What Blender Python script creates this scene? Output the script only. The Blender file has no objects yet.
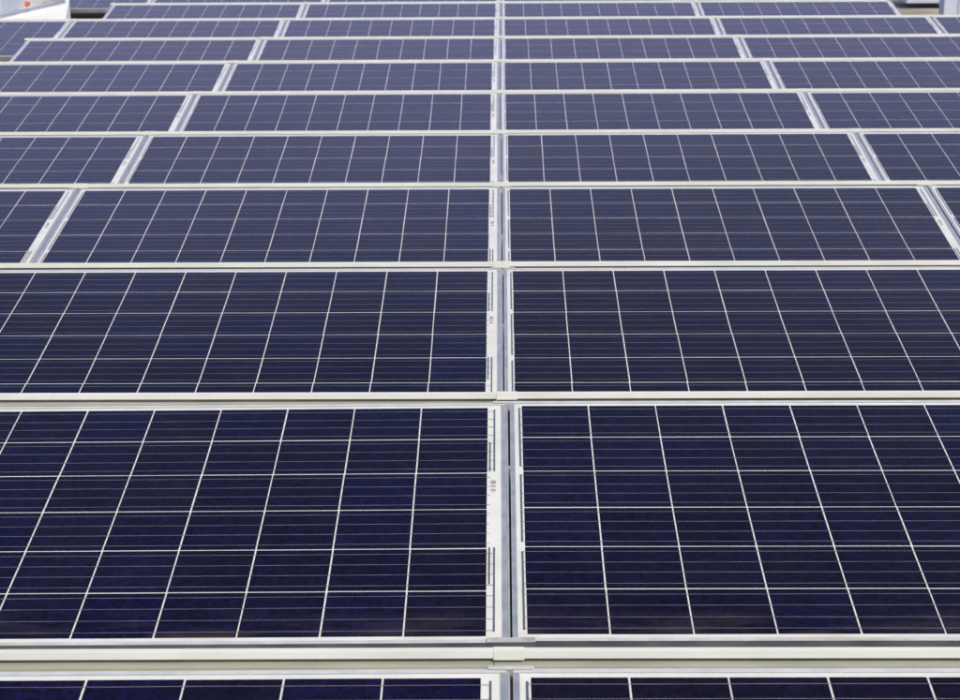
import bpy, bmesh, math, random
from mathutils import Matrix, Vector, Euler
random.seed(7)
R = math.radians
scene = bpy.context.scene
COL = scene.collection

# ------------------------------------------------------------------ camera
CAM = Vector((-0.00706, -2.66093, 1.2816))
PITCH, YAW, ROLL = 0.27002, -0.01222, -0.00595
FPX = 1810.4
cam_data = bpy.data.cameras.new('camera')
cam = bpy.data.objects.new('camera', cam_data)
COL.objects.link(cam)
cp, sp, cy, sy, cr, sr = math.cos(PITCH), math.sin(PITCH), math.cos(YAW), math.sin(YAW), math.cos(ROLL), math.sin(ROLL)
Fv = Vector((sy*cp, cy*cp, -sp)); R0 = Vector((cy, -sy, 0)); U0 = R0.cross(Fv)
Rv = R0*cr + U0*sr; Uv = U0*cr - R0*sr
M = Matrix((Rv, Uv, -Fv)).transposed().to_4x4()
M.translation = CAM
cam.matrix_world = M
cam_data.sensor_fit = 'HORIZONTAL'
cam_data.sensor_width = 36.0
cam_data.lens = FPX/960*36
cam_data.clip_start = 0.05
cam_data.clip_end = 500
cam_data.dof.use_dof = True
cam_data.dof.focus_distance = 4.3
cam_data.dof.aperture_fstop = 14
scene.camera = cam

# ------------------------------------------------------------------ light
SUN_EL, SUN_AZ = 42.0, 152.0            # azimuth clockwise from +Y; sun stands behind the camera, to the right
ADDED_SKY_BAND = (4.9, 5.25, 8.8, 1)
world = bpy.data.worlds.new('World'); scene.world = world; world.use_nodes = True
nt = world.node_tree
bg = nt.nodes['Background']
sky = nt.nodes.new('ShaderNodeTexSky'); sky.sky_type = 'NISHITA'; sky.sun_disc = False
sky.sun_elevation = R(SUN_EL); sky.sun_rotation = R(SUN_AZ)
sky.air_density = 1.0; sky.dust_density = 5.0; sky.ozone_density = 3.0
bg.inputs[1].default_value = 0.13
# bright band added low in the unseen sky to lighten far panels: its edge is broken by noise
tc = nt.nodes.new('ShaderNodeTexCoord'); sx = nt.nodes.new('ShaderNodeSeparateXYZ'); nt.links.new(tc.outputs['Generated'], sx.inputs[0])
mp = nt.nodes.new('ShaderNodeMapping'); mp.inputs['Scale'].default_value = (1, 1, 3); nt.links.new(tc.outputs['Generated'], mp.inputs[0])
cn = nt.nodes.new('ShaderNodeTexNoise'); cn.inputs['Scale'].default_value = 2.6; cn.inputs['Detail'].default_value = 6; nt.links.new(mp.outputs[0], cn.inputs['Vector'])
ca = nt.nodes.new('ShaderNodeMath'); ca.operation = 'MULTIPLY_ADD'; ca.inputs[1].default_value = 0.22; nt.links.new(cn.outputs[0], ca.inputs[0]); nt.links.new(sx.outputs[2], ca.inputs[2])
cm = nt.nodes.new('ShaderNodeMapRange'); cm.interpolation_type = 'SMOOTHSTEP'
cm.inputs[1].default_value = 0.11+0.62; cm.inputs[2].default_value = 0.11+0.33; cm.inputs[3].default_value = 0; cm.inputs[4].default_value = 1
nt.links.new(ca.outputs[0], cm.inputs[0])
mixc = nt.nodes.new('ShaderNodeMix'); mixc.data_type = 'RGBA'; nt.links.new(cm.outputs[0], mixc.inputs['Factor'])
nt.links.new(sky.outputs[0], mixc.inputs[6]); mixc.inputs[7].default_value = ADDED_SKY_BAND
nt.links.new(mixc.outputs[2], bg.inputs[0])
sd = bpy.data.lights.new('sun', 'SUN'); sun = bpy.data.objects.new('sun', sd); COL.objects.link(sun)
sd.energy = 2.9; sd.angle = R(0.5); sd.color = (1.0, 0.935, 0.80)
sdir = Vector((math.sin(R(SUN_AZ))*math.cos(R(SUN_EL)), math.cos(R(SUN_AZ))*math.cos(R(SUN_EL)), math.sin(R(SUN_EL))))
sun.rotation_euler = sdir.to_track_quat('Z', 'Y').to_euler()
sun.location = (0, -5, 12)
vs = scene.view_settings
vs.view_transform = 'Standard'; vs.look = 'None'; vs.gamma = 1; vs.use_curve_mapping = False
vs.exposure = 0.0

# ------------------------------------------------------------------ materials
def mat(name, col, rough=0.5, metal=0.0, coat=0.0, spec=0.5):
    m = bpy.data.materials.new(name); m.use_nodes = True
    b = m.node_tree.nodes['Principled BSDF']
    b.inputs['Base Color'].default_value = (*col, 1)
    b.inputs['Roughness'].default_value = rough
    b.inputs['Metallic'].default_value = metal
    b.inputs['Coat Weight'].default_value = coat
    b.inputs['Coat Roughness'].default_value = 0.06
    b.inputs['Coat IOR'].default_value = 1.5
    b.inputs['Specular IOR Level'].default_value = spec
    return m

def N(m, t, **kw):
    n = m.node_tree.nodes.new(t)
    for k, v in kw.items():
        if k.startswith('i_'):
            n.inputs[int(k[2:])].default_value = v
        else:
            setattr(n, k, v)
    return n

def L(m, a, b): m.node_tree.links.new(a, b)

def noise_tint(m, col_a, col_b, scale, detail=4, stretch=(1, 1, 1), lo=0.35, hi=0.65, bump=0.0, rough=None):
    """procedural wear: two tones of the surface's own colour mixed by noise in object space, plus fine bump"""
    b = m.node_tree.nodes['Principled BSDF']
    tc = N(m, 'ShaderNodeTexCoord'); mp = N(m, 'ShaderNodeMapping'); mp.inputs['Scale'].default_value = stretch
    oi = N(m, 'ShaderNodeObjectInfo'); ad = N(m, 'ShaderNodeVectorMath', operation='ADD')
    sc = N(m, 'ShaderNodeMath', operation='MULTIPLY'); sc.inputs[1].default_value = 37.0
    L(m, oi.outputs['Random'], sc.inputs[0])
    L(m, tc.outputs['Object'], ad.inputs[0]); L(m, sc.outputs[0], ad.inputs[1]); L(m, ad.outputs[0], mp.inputs[0])
    n = N(m, 'ShaderNodeTexNoise'); n.inputs['Scale'].default_value = scale; n.inputs['Detail'].default_value = detail
    L(m, mp.outputs[0], n.inputs['Vector'])
    r = N(m, 'ShaderNodeValToRGB'); r.color_ramp.elements[0].position = lo; r.color_ramp.elements[1].position = hi
    r.color_ramp.elements[0].color = (*col_a, 1); r.color_ramp.elements[1].color = (*col_b, 1)
    L(m, n.outputs[0], r.inputs[0]); L(m, r.outputs[0], b.inputs['Base Color'])
    if bump:
        bp = N(m, 'ShaderNodeBump'); bp.inputs['Strength'].default_value = bump; bp.inputs['Distance'].default_value = 0.002
        L(m, n.outputs[0], bp.inputs['Height']); L(m, bp.outputs[0], b.inputs['Normal'])
    if rough:
        mr = N(m, 'ShaderNodeMapRange'); mr.inputs[3].default_value = rough[0]; mr.inputs[4].default_value = rough[1]
        L(m, n.outputs[0], mr.inputs[0]); L(m, mr.outputs[0], b.inputs['Roughness'])
    return n

def grime(m, amount=0.75, reach=0.05):
    """silt that rain leaves along a panel's lower edge (object y runs up the slope)"""
    b = m.node_tree.nodes['Principled BSDF']
    src = b.inputs['Base Color'].links[0].from_socket
    tc = N(m, 'ShaderNodeTexCoord'); sx = N(m, 'ShaderNodeSeparateXYZ'); L(m, tc.outputs['Object'], sx.inputs[0])
    oi = N(m, 'ShaderNodeObjectInfo'); ad = N(m, 'ShaderNodeVectorMath', operation='MULTIPLY_ADD'); ad.inputs[1].default_value = (1.5, 9, 1)
    cx = N(m, 'ShaderNodeCombineXYZ'); sc = N(m, 'ShaderNodeMath', operation='MULTIPLY'); sc.inputs[1].default_value = 53
    lo = N(m, 'ShaderNodeNewGeometry'); L(m, oi.outputs['Location'], sc.inputs[0]); L(m, oi.outputs['Location'], ad.inputs[2])
    L(m, tc.outputs['Object'], ad.inputs[0])
    n = N(m, 'ShaderNodeTexNoise'); n.inputs['Scale'].default_value = 2.4; n.inputs['Detail'].default_value = 8; L(m, ad.outputs[0], n.inputs['Vector'])
    g = N(m, 'ShaderNodeMapRange'); g.inputs[1].default_value = reach; g.inputs[2].default_value = 0.0; L(m, sx.outputs[1], g.inputs[0])
    h = N(m, 'ShaderNodeMapRange'); h.inputs[1].default_value = 0.46; h.inputs[2].default_value = 0.70; L(m, n.outputs[0], h.inputs[0])
    p = N(m, 'ShaderNodeMath', operation='MULTIPLY'); L(m, g.outputs[0], p.inputs[0]); L(m, h.outputs[0], p.inputs[1])
    q = N(m, 'ShaderNodeMath', operation='MULTIPLY'); L(m, p.outputs[0], q.inputs[0]); q.inputs[1].default_value = amount
    mi = N(m, 'ShaderNodeMix', data_type='RGBA'); L(m, q.outputs[0], mi.inputs['Factor']); L(m, src, mi.inputs[6])
    mi.inputs[7].default_value = (0.46, 0.36, 0.24, 1); L(m, mi.outputs[2], b.inputs['Base Color'])

# silicon: every cell gets its own tone (stored per face), crystals mottle it, a little dust dulls it
SI = mat('polycrystalline_silicon', (0.008, 0.008, 0.03), 0.45, 0.0, 1.0, 0.0)
SI.node_tree.nodes['Principled BSDF'].inputs['Coat IOR'].default_value = 1.30
_b = SI.node_tree.nodes['Principled BSDF']
_b.inputs['Sheen Weight'].default_value = 0.11; _b.inputs['Sheen Roughness'].default_value = 0.32; _b.inputs['Sheen Tint'].default_value = (0.52, 0.58, 1.0, 1)   # bluish sheen in the material lightens far rows in place of stronger sky reflection
def silicon():
    m = SI; b = m.node_tree.nodes['Principled BSDF']
    at = N(m, 'ShaderNodeAttribute', attribute_name='cell_tone')
    oi = N(m, 'ShaderNodeObjectInfo')
    wn = N(m, 'ShaderNodeTexWhiteNoise', noise_dimensions='2D')
    cb = N(m, 'ShaderNodeCombineXYZ'); L(m, at.outputs['Fac'], cb.inputs[0]); L(m, oi.outputs['Random'], cb.inputs[1])
    L(m, cb.outputs[0], wn.inputs['Vector'])
    ramp = N(m, 'ShaderNodeValToRGB'); e = ramp.color_ramp.elements
    e[0].position = 0.0; e[0].color = (0.0032, 0.0014, 0.0080, 1); e[1].position = 1.0; e[1].color = (0.0026, 0.0016, 0.0180, 1)
    x = e.new(0.55); x.color = (0.0030, 0.0014, 0.0120, 1)
    ao = N(m, 'ShaderNodeAttribute', attribute_type='OBJECT', attribute_name='tone')
    tm = N(m, 'ShaderNodeMath', operation='MULTIPLY_ADD'); tm.inputs[1].default_value = 0.6
    L(m, wn.outputs['Value'], tm.inputs[0]); L(m, ao.outputs['Fac'], tm.inputs[2])
    L(m, tm.outputs[0], ramp.inputs[0])
    tc = N(m, 'ShaderNodeTexCoord')
    sh = N(m, 'ShaderNodeVectorMath', operation='MULTIPLY_ADD'); sh.inputs[1].default_value = (1, 1, 1)
    L(m, tc.outputs['Object'], sh.inputs[0]); L(m, wn.outputs['Color'], sh.inputs[2])
    vo = N(m, 'ShaderNodeTexVoronoi'); vo.inputs['Scale'].default_value = 95; L(m, sh.outputs[0], vo.inputs['Vector'])
    bw = N(m, 'ShaderNodeSeparateColor'); L(m, vo.outputs['Color'], bw.inputs[0])
    mr = N(m, 'ShaderNodeMapRange'); mr.inputs[3].default_value = 0.4; mr.inputs[4].default_value = 1.9
    L(m, bw.outputs[0], mr.inputs[0])
    mx = N(m, 'ShaderNodeVectorMath', operation='SCALE'); L(m, ramp.outputs[0], mx.inputs[0]); L(m, mr.outputs[0], mx.inputs['Scale'])
    # dust
    no = N(m, 'ShaderNodeTexNoise'); no.inputs['Scale'].default_value = 3.2; no.inputs['Detail'].default_value = 7; no.inputs['Roughness'].default_value = 0.65
    L(m, sh.outputs[0], no.inputs['Vector'])
    dr = N(m, 'ShaderNodeMapRange'); dr.inputs[1].default_value = 0.35; dr.inputs[2].default_value = 0.8; dr.inputs[3].default_value = 0.0; dr.inputs[4].default_value = 0.018
    L(m, no.outputs[0], dr.inputs[0])
    mi = N(m, 'ShaderNodeMix', data_type='RGBA'); L(m, dr.outputs[0], mi.inputs['Factor'])
    L(m, mx.outputs[0], mi.inputs[6]); mi.inputs[7].default_value = (0.25, 0.24, 0.22, 1)
    L(m, mi.outputs[2], b.inputs['Base Color'])
silicon(); grime(SI, 0.10, 0.12)

BACK = mat('white_backsheet', (0.74, 0.735, 0.71), 0.5, 0, 1.0, 0.3)
noise_tint(BACK, (0.625, 0.63, 0.57), (0.715, 0.72, 0.66), 9, 6)
grime(BACK, 0.8, 0.035)
BUS = mat('tinned_ribbon', (0.19, 0.19, 0.24), 0.5, 0.0, 1.0)
noise_tint(BUS, (0.08, 0.08, 0.10), (0.20, 0.20, 0.25), 14, 3, (1, 40, 1), 0.3, 0.7)
GREYRIB = mat('grey_bus_ribbon', (0.13, 0.14, 0.17), 0.4, 0.4, 1.0)
noise_tint(GREYRIB, (0.10, 0.11, 0.14), (0.17, 0.18, 0.21), 25, 3, (1, 6, 1))
FRAME = mat('anodised_aluminium', (0.50, 0.52, 0.56), 0.38, 0.35)
noise_tint(FRAME, (0.62, 0.63, 0.59), (0.73, 0.74, 0.70), 6, 5, (4, 4, 4), rough=(0.3, 0.5))
grime(FRAME, 0.8, 0.03)
FRAME_SIDE = mat('dimmed_side_aluminium', (0.42, 0.45, 0.50), 0.4, 0.6)  # frame metal darkened for the side bars: their duller reflection is in the colour
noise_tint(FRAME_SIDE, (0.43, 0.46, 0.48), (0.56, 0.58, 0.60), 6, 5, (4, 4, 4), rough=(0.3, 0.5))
EDGE = mat('darkened_edge_aluminium', (0.30, 0.33, 0.38), 0.28, 0.9)  # darker, shinier copy of the frame metal: dim look of upright faces is coloured in
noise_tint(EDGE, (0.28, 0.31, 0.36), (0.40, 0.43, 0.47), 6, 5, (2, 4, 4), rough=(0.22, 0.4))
TRAY = mat('shade_toned_rail_floor', (0.4, 0.4, 0.33), 0.5)  # rail floor in darker olive: the shade behind the panels is put into the colour
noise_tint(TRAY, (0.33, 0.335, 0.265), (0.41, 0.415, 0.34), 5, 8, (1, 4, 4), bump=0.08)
TRIM = mat('grey_gap_profile', (0.36, 0.40, 0.47), 0.45, 0.4)
noise_tint(TRIM, (0.38, 0.41, 0.45), (0.50, 0.53, 0.57), 12, 4)
RAIL = mat('cream_coated_steel', (0.60, 0.60, 0.54), 0.45, 0.0)
noise_tint(RAIL, (0.655, 0.67, 0.575), (0.745, 0.76, 0.67), 5, 8, (1, 4, 4), bump=0.08)
PLATE = mat('dull_clamp_steel', (0.5, 0.49, 0.46), 0.45, 0.3)
noise_tint(PLATE, (0.42, 0.40, 0.36), (0.58, 0.57, 0.54), 30, 5, rough=(0.35, 0.6))
INK = mat('label_ink', (0.25, 0.24, 0.24), 0.6, 0, 1.0)
PAPER = mat('label_paper', (0.70, 0.69, 0.66), 0.6, 0, 1.0)
ROOF = mat('roof_membrane', (0.26, 0.22, 0.17), 0.9)
noise_tint(ROOF, (0.26, 0.22, 0.17), (0.40, 0.36, 0.30), 2.2, 10, bump=0.4)
WHITE = mat('white_render', (0.80, 0.80, 0.77), 0.7)
noise_tint(WHITE, (0.80, 0.80, 0.77), (0.86, 0.86, 0.84), 3, 8, bump=0.1)
GREYBOX = mat('blue_grey_sheet', (0.42, 0.46, 0.52), 0.5, 0.1)
noise_tint(GREYBOX, (0.38, 0.42, 0.48), (0.47, 0.51, 0.56), 4, 6)
GREYB = mat('pale_grey_sheet', (0.55, 0.56, 0.54), 0.45, 0.1)
noise_tint(GREYB, (0.48, 0.49, 0.48), (0.60, 0.61, 0.59), 6, 6)
RED = mat('red_plastic', (0.55, 0.07, 0.03), 0.45)
DARK = mat('dark_grille', (0.03, 0.03, 0.03), 0.7)

# ------------------------------------------------------------------ mesh helpers
def box(bm, x0, x1, y0, y1, z0, z1, mi=0, bev=0.0):
    vs_ = [bm.verts.new((x, y, z)) for x in (x0, x1) for y in (y0, y1) for z in (z0, z1)]
    fs = [(0, 1, 3, 2), (4, 6, 7, 5), (0, 4, 5, 1), (2, 3, 7, 6), (0, 2, 6, 4), (1, 5, 7, 3)]
    out = []
    for f in fs:
        fc = bm.faces.new([vs_[i] for i in f]); fc.material_index = mi; out.append(fc)
    if bev:
        es = {e for f in out for e in f.edges}
        bmesh.ops.bevel(bm, geom=list(es), offset=bev, segments=2, affect='EDGES', profile=0.6)

def quad(bm, x0, x1, y0, y1, z, mi=0, z2=None):
    z2 = z if z2 is None else z2
    f = bm.faces.new([bm.verts.new(p) for p in ((x0, y0, z), (x1, y0, z), (x1, y1, z2), (x0, y1, z2))])
    f.material_index = mi
    return f

def sheet(bm, prof, x0, x1, t, mi=0):
    """bent sheet metal: polyline (y,z) of thickness t, run from x0 to x1"""
    n = len(prof); off = []
    for i in range(n):
        a = Vector(prof[max(i-1, 0)]); b = Vector(prof[min(i+1, n-1)]); p = Vector(prof[i])
        if 0 < i < n-1:
            d1 = (p-a).normalized(); d2 = (b-p).normalized()
            n1 = Vector((d1.y, -d1.x)); n2 = Vector((d2.y, -d2.x)); m = (n1+n2).normalized()
            m = m / max(0.35, m.dot(n1))
        else:
            d = (b-a).normalized(); m = Vector((d.y, -d.x))
        off.append(p + m*t)
    loop = [Vector(p) for p in prof] + off[::-1]
    A = [bm.verts.new((x0, p.x, p.y)) for p in loop]; B = [bm.verts.new((x1, p.x, p.y)) for p in loop]
    k = len(loop)
    for i in range(k):
        j = (i+1) % k
        f = bm.faces.new((A[i], A[j], B[j], B[i])); f.material_index = mi
    for i in range(n-1):
        bm.faces.new((A[i], A[k-1-i], A[k-2-i], A[i+1])); bm.faces.new((B[i], B[i+1], B[k-2-i], B[k-1-i]))

def mesh(name, bm, mats):
    bmesh.ops.recalc_face_normals(bm, faces=bm.faces) if name not in ('cell_grid', 'backsheet', 'busbars') else None
    me = bpy.data.meshes.new(name); bm.to_mesh(me); bm.free()
    for m in (mats if isinstance(mats, (list, tuple)) else [mats]): me.materials.append(m)
    return me

def obj(name, me, parent=None, loc=None, rot=None):
    o = bpy.data.objects.new(name, me); COL.objects.link(o)
    if parent: o.parent = parent
    if loc is not None: o.location = loc
    if rot is not None: o.rotation_euler = rot
    return o

def thing(name, label, cat, loc, rot=(0, 0, 0), group=None, me=None):
    o = bpy.data.objects.new(name, me); COL.objects.link(o)
    o.location = loc; o.rotation_euler = rot; o['label'] = label; o['category'] = cat
    if group: o['group'] = group
    return o

# ------------------------------------------------------------------ solar panel (60 cells, landscape)
C = 0.159                    # cell pitch
ML, MR = 0.0270, 0.0405      # outer frame edge to first / last cell pitch line
W = ML + 10*C + MR
MT = MB_ = 0.022             # frame edge to cells, up-slope / down-slope
H = 6*C + MT + MB_
FW, FH, FT = 0.011, 0.035, 0.0016   # frame face width, height, how far it stands above the glass
# local frame: x from the left outer edge, y from the lower outer edge, z = 0 on the laminate
def frame_mesh():
    bm = bmesh.new()
    g = 0.0003
    box(bm, 0, W, 0, FW, -FH, FT, 0, 0.0008)
    box(bm, 0, W, H-FW, H, -FH, FT, 0, 0.0008)
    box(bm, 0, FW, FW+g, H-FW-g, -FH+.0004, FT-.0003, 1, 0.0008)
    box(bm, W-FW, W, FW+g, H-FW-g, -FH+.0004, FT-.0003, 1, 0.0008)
    bm.normal_update()
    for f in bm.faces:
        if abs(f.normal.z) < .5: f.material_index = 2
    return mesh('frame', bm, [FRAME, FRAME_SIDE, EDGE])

def back_mesh():
    bm = bmesh.new()
    box(bm, FW-.002, W-FW+.002, FW-.002, H-FW+.002, -0.006, 0, 0)
    me = mesh('backsheet_', bm, BACK); me.name = 'backsheet'; return me

G = 0.0016                   # half gap between cells
def cell_mesh(seed):
    rnd = random.Random(seed)
    bm = bmesh.new(); lay = bm.faces.layers.float.new('cell_tone')
    rowshift = [rnd.uniform(-.0007, .0007) for _ in range(6)]
    for i in range(10):
        for j in range(6):
            jx, jy = rowshift[j]+rnd.uniform(-.0003, .0003), rnd.uniform(-.0005, .0005)
            x0 = ML+i*C+G+jx; x1 = ML+(i+1)*C-G+jx; y0 = MB_+j*C+G+jy; y1 = MB_+(j+1)*C-G+jy
            k = 0.0012      # clipped corners
            pts = [(x0+k, y0), (x1-k, y0), (x1, y0+k), (x1, y1-k), (x1-k, y1), (x0+k, y1), (x0, y1-k), (x0, y0+k)]
            f = bm.faces.new([bm.verts.new((a, b, 0.0005)) for a, b in pts])
            f[lay] = rnd.random()*50
    return mesh('cell_grid', bm, SI)

def bus_mesh(seed):
    rnd = random.Random(seed+99)
    bm = bmesh.new()
    for j in range(6):
        for k in range(4):
            yb = MB_+j*C+C*(k+.5)/4+rnd.uniform(-.001, .001); w = 0.00075
            prev = yb
            for i in range(10):
                nx = yb + rnd.uniform(-.0005, .0005)
                x0, x1 = ML+i*C+(0 if i else -.002), ML+(i+1)*C
                if i == 9: x1 += 0.014 if (j//2) % 2 == 0 else 0.005
                f = bm.faces.new([bm.verts.new(p) for p in ((x0, prev-w, .0009), (x1, nx-w, .0009), (x1, nx+w, .0009), (x0, prev+w, .0009))])
                prev = nx
    return mesh('busbars', bm, BUS)

_top = MB_+6*C; _xr = ML+10*C; _xl = ML
RIBS = [(_xr+.0125, _xr+.0160, .07, 1.95), (_xr+.0025, _xr+.0060, 1.10, 1.95), (_xr+.0125, _xr+.0160, 3.98, 5.90), (_xr+.0025, _xr+.0060, 3.98, 4.85),
        (_xl-.0065, _xl-.0025, .08, 1.86), (_xl-.0065, _xl-.0025, 2.10, 3.88), (_xl-.0065, _xl-.0025, 4.12, 5.90)]
def ribbon_mesh(x0, x1, v0, v1):
    """one grey cross ribbon in a white side margin"""
    bm = bmesh.new(); box(bm, x0, x1, _top-v1*C, _top-v0*C, 0.0002, 0.0013)
    return mesh('bus_ribbon', bm, GREYRIB)

def barcode_mesh():
    bm = bmesh.new(); top = MB_+6*C; x = ML+10*C+.0055
    box(bm, x-.0005, x+.0135, top-2.68*C, top-2.12*C, .0002, .0006, 0)
    v = 2.20
    for w, g in ((.008, .012), (.10, .012), (.012, .012), (.05, .02), (.02, .015), (.06, .014), (.015, .01)):
        if w > 0.02:
            n = max(2, int(w/.013))
            for q in range(n):
                a = v + q*w/n
                box(bm, x+.001, x+.012, top-(a+w/n*.55)*C, top-a*C, .0008, .0010, 1)
        else:
            box(bm, x+.005, x+.0075, top-(v+w)*C, top-v*C, .0008, .0010, 1)
        v += w+g
    return mesh('barcode_label', bm, [PAPER, INK])

def trim_mesh():
    bm = bmesh.new(); box(bm, W+.0004, W+.0050, .004, H-.004, -.03, -.0004, 0, .0008)
    return mesh('gap_profile', bm, TRIM)

def lower_clamp_mesh():
    bm = bmesh.new(); box(bm, W-.040, W+.052, -.003, .0125, FT+.0003, FT+.0035, 0, .001)
    box(bm, W-.040, W+.052, -.0035, -.0003, -.012, FT+.0030, 0, .0008)
    bm.normal_update()
    for f in bm.faces:
        if f.normal.y < -.6: f.material_index = 1
    return mesh('lower_clamp', bm, [PLATE, EDGE])

def leg_mesh(hh):
    bm = bmesh.new(); z = -hh-.006                     # flared foot and post in one closed shell
    rings = [(.06, .05, z), (.06, .05, -hh), (.02, .02, -hh), (.02, .02, 0)]
    vv = [[bm.verts.new((sx*a, sy*b, c)) for sx, sy in ((-1, -1), (1, -1), (1, 1), (-1, 1))] for a, b, c in rings]
    for p, q in zip(vv, vv[1:]):
        for i in range(4): bm.faces.new((p[i], p[(i+1) % 4], q[(i+1) % 4], q[i]))
    bm.faces.new(vv[0]); bm.faces.new(vv[-1])
    return mesh('support_leg', bm, PLATE)

ME = dict(frame=frame_mesh(), back=back_mesh(), ribbon=[ribbon_mesh(*q) for q in RIBS], bar=barcode_mesh(), trim=trim_mesh(), clamp=lower_clamp_mesh())
CELLS = [cell_mesh(s) for s in range(5)]; BUSES = [bus_mesh(s) for s in range(5)]
ROOF_Z = -0.285

def make_panel(label, seed, closed, side):
    """one panel; closed = a neighbour follows on the right, so the gap profile and the shared clamp sit on this one"""
    t = thing('solar_panel', label, 'solar panel', (0, 0, 0), group='solar panels laid out in rows')
    obj('frame', ME['frame'], t)
    b = obj('backsheet', ME['back'], t)
    g = obj('cell_grid', CELLS[seed], t); g['tone'] = (0.38 if side < 0 else 0.12) + random.uniform(-.14, .14); obj('busbars', BUSES[seed], g)  # left panels bluer: the sky reflection on that side is put into the colour
    for m in ME['ribbon']: obj('bus_ribbon', m, b)
    obj('barcode_label', ME['bar'], b)
    if closed:
        obj('gap_profile', ME['trim'], t); obj('lower_clamp', ME['clamp'], t)
    return t

# ------------------------------------------------------------------ the rows
TILT, P, A_, PX = 0.16969, 1.44849, 0.03908, 1.66654
YO = [0, 0, .0089, .0018, .0077, .0045, -.0019, -.0058, -.0132, .0036, 1.055]
XO = [0, .0023, -.0093, -.0118, -.013, -.0191, -.0194, -.0122, -.0123, -.0082, -.008]
ZO = [0, .0029, -.0012, -.0037, -.0142, -.0101, -.0025, .0008, .0057, .0091, .017]
TO = [0, .00244, .0007, -.0019, -.0005, .0002, -.0002, -.0003, -.0002, 0, 0]
COLS = {0: (-1, 1), 1: (-1, 1), 2: (-1, 1), 3: (-2, 2), 4: (-2, 2), 5: (-2, 2), 6: (-2, 2), 7: (-2, 2), 8: (-3, 3), 9: (-2, 2), 10: (-3, 2)}
ROWN = ['cropped front row', 'second row from the front', 'third row from the front', 'fourth row from the front', 'fifth row from the front',
        'sixth row from the front', 'seventh row from the front', 'fourth row from the back', 'third row from the back', 'second row from the back', 'rearmost row']
COLN = {-1: 'just left of central seam', 1: 'just right of central seam', -2: 'second left of central seam', 2: 'second right of central seam',
        -3: 'third left of central seam', 3: 'third right of central seam'}

# rail behind the upper edge of the panels: floor, upright lip, fold, sloping rear sheet down to the roof
PROF = [(.058, -.030), (.058, -.0100), (.0855, -.0095), (.0855, .0075)]
LIP = [(.0858, .0105), (.0712, .0105), (.0722, -.0005)]
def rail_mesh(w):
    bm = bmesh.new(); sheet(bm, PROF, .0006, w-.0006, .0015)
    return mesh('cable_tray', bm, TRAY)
def lip_mesh(w):
    bm = bmesh.new(); sheet(bm, LIP, .0006, w-.0006, .0015)
    return mesh('lip', bm, RAIL)
def deflector_mesh(w):
    bm = bmesh.new(); sheet(bm, [(.0880, .0090), (.255, -.235), (.285, -.237)], .0006, w-.0006, .0015)
    return mesh('wind_deflector', bm, RAIL)
def splice_mesh():
    bm = bmesh.new()
    sheet(bm, [(.0865, .0123), (.0693, .0123), (.0703, -.0030)], -.0005, .050, .0007)
    return mesh('splice_plate', bm, RAIL)
def capclamp_mesh():
    bm = bmesh.new(); box(bm, -.040, .034, .0150, .0260, .0064, .0073, 0, .0004)
    return mesh('upper_clamp', bm, FRAME)
LM = lip_mesh(PX)
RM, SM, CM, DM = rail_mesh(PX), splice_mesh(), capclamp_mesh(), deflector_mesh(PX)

for r in range(11):
    tl = TILT + TO[r]
    y0, z0 = r*P+YO[r], ZO[r]            # upper edge of the cells
    lo, hi = COLS[r]
    for k in range(lo, hi+1):
        if k == 0: continue
        x_left = (k*PX if k < 0 else (k-1)*PX) + XO[r]     # joint reference at the panel's left end
        # right cell edge of panel k ends A_ before the next joint reference
        ox = x_left + PX - A_ - 10*C - ML
        label = 'dark blue solar panel in the %s, %s' % (ROWN[r], COLN[k])
        o = make_panel(label, random.randrange(5), k != hi, k)
        jt = random.uniform(-.0022, .0022); jr = random.uniform(-.0014, .0014)
        o.location = (ox, y0-(H-MT)*math.cos(tl), z0-(H-MT)*math.sin(tl)-.0005)
        o.rotation_euler = (tl+jt*0.4, jr*0.5, 0)
        if r <= 1 and k == -1:            # the two nearest left panels hang a little towards their outer end
            o.rotation_euler[1] = -R(.33); o.location.z -= W*math.sin(R(.33))
        if (r, k) == (1, 1): o.location.z += .0035
        # legs where the underside can be seen: the ends of the rows and the rearmost row
        if r >= 7 and (k == lo or k == hi or r == 10):
            for lx in (.12, W-.12):
                for ly in (.08, H-.10):
                    top = o.location.z + ly*math.sin(tl) - .035
                    lg = obj('support_leg', leg_mesh((top-ROOF_Z-.008)), o)
                    lg.location = (lx, ly, -.036); lg.rotation_euler = (-tl, 0, 0)
        rl = 'cream folded metal rail behind the %s, %s' % (ROWN[r], COLN[k])
        q = thing('mounting_rail', rl, 'rail', (x_left - .031 + .0105, y0, z0), group='cream rails behind the panel rows')
        q.rotation_euler = (random.uniform(-.004, .004), random.uniform(-.0005, .0005), 0)
        if r == 0 and k == -1: q.rotation_euler[1] = -R(.2); q.location.z -= PX*math.sin(R(.2))
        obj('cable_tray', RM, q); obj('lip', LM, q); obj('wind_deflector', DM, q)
        if k != lo: obj('splice_plate', SM, q); obj('upper_clamp', CM, q, (.031, 0, 0))

# ------------------------------------------------------------------ roof and what stands behind the array
bm = bmesh.new(); box(bm, -60, 60, -30, 90, ROOF_Z-.5, ROOF_Z)
o = obj('roof_surface', mesh('roof_surface', bm, ROOF)); o['kind'] = 'structure'

def ray(px, py, z=None, y=None):
    d = Fv + Rv*((px-480)/FPX) + Uv*((350-py)/FPX)
    t = ((z-CAM.z)/d.z) if z is not None else ((y-CAM.y)/d.y)
    return CAM + d*t


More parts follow.
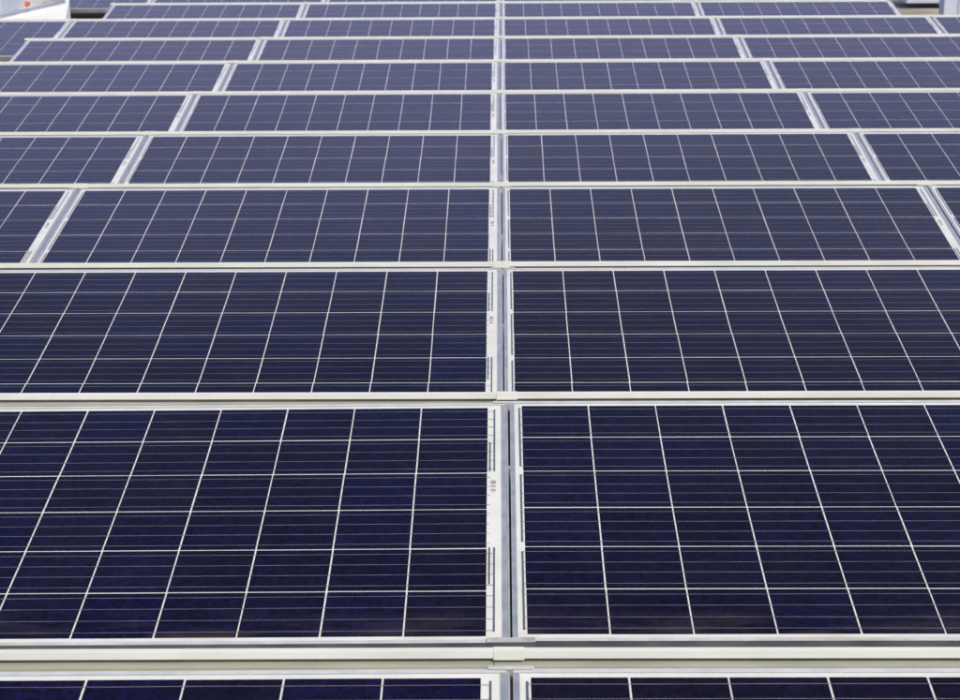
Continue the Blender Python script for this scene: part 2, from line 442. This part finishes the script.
def prism(bm, pts, z0, z1, mi=0, bev=0):
    lo_ = [bm.verts.new((x, y, z0)) for x, y in pts]; hi_ = [bm.verts.new((x, y, z1)) for x, y in pts]
    n = len(pts); fs = [bm.faces.new(lo_[::-1]), bm.faces.new(hi_)]
    fs += [bm.faces.new((lo_[i], lo_[(i+1) % n], hi_[(i+1) % n], hi_[i])) for i in range(n)]
    for f in fs: f.material_index = mi
    if bev: bmesh.ops.bevel(bm, geom=list({e for f in fs for e in f.edges}), offset=bev, segments=2, affect='EDGES')

# white plinth behind the left end of the third row from the back
bm = bmesh.new()
prism(bm, [(-7.0, 11.95), (-3.47, 11.88), (-3.97, 14.2), (-7.0, 14.6)], ROOF_Z, -.012, 0, .012)
t = thing('plinth', 'low white rendered plinth carrying a grey machine, far left behind the panels', 'plinth', (0, 0, 0), me=mesh('plinth', bm, WHITE))

# grey machine standing on it, its long side running away from the camera
A0, B0 = Vector((-4.02, 11.98)), Vector((-3.82, 13.55))
ang = math.atan2(B0.y-A0.y, B0.x-A0.x); Ln = (B0-A0).length
t = thing('rooftop_unit', 'pale grey machine with red knob on white plinth at far left', 'machine', (A0.x, A0.y, -.012), (0, 0, ang))
bm = bmesh.new(); box(bm, 0, Ln, .01, 1.1, .03, .22, 0, .012); obj('casing', mesh('casing', bm, GREYB), t)
bm = bmesh.new(); box(bm, .02, Ln-.02, .03, 1.08, 0, .0295, 0, .003); obj('base_frame', mesh('base_frame', bm, GREYBOX), t)
bm = bmesh.new(); box(bm, .05, .42, -.006, .0095, .05, .16, 0, .003); obj('access_panel', mesh('access_panel', bm, GREYBOX), t)
bm = bmesh.new(); box(bm, .95, 1.5, -.004, .0095, .06, .20, 0, .003); obj('side_panel', mesh('side_panel', bm, GREYB), t)
bm = bmesh.new(); bmesh.ops.create_cone(bm, cap_ends=True, segments=20, radius1=.022, radius2=.018, depth=.03, matrix=Matrix.Translation((.60, -.006, .075)) @ Matrix.Rotation(R(90), 4, 'X'))
obj('knob', mesh('knob', bm, RED), t)

# raised duct and cabinet at the far right
t = thing('roof_duct', 'long blue-grey duct raised over dark shade at top right', 'duct', (4.05, 15.75, ROOF_Z))
bm = bmesh.new(); box(bm, 0, 3.2, 0, .7, .055, .40, 0, .01); obj('duct_body', mesh('duct_body', bm, GREYBOX), t)
for fx in (.45, 1.6, 2.8):
    bm = bmesh.new(); box(bm, fx-.05, fx+.05, .3, .4, 0, .0545, 0, .003); obj('foot', mesh('foot', bm, PLATE), t)
t = thing('roof_cabinet', 'pale grey cabinet at the top right corner behind the panels', 'cabinet', (3.74, 12.9, ROOF_Z))
bm = bmesh.new(); box(bm, 0, 1.2, 0, .18, .04, .42, 0, .012); obj('casing', mesh('casing', bm, GREYBOX), t)
bm = bmesh.new(); box(bm, .03, 1.17, .03, .15, 0, .0395, 0, .004); obj('base_frame', mesh('base_frame', bm, PLATE), t)
bm = bmesh.new(); box(bm, .12, 1.08, -.008, -.0005, .08, .38, 0, .003); dd = obj('door', mesh('door', bm, GREYBOX), t)
bm = bmesh.new(); box(bm, .16, .19, -.03, -.0085, .18, .28, 0, .004); obj('handle', mesh('handle', bm, PLATE), dd)
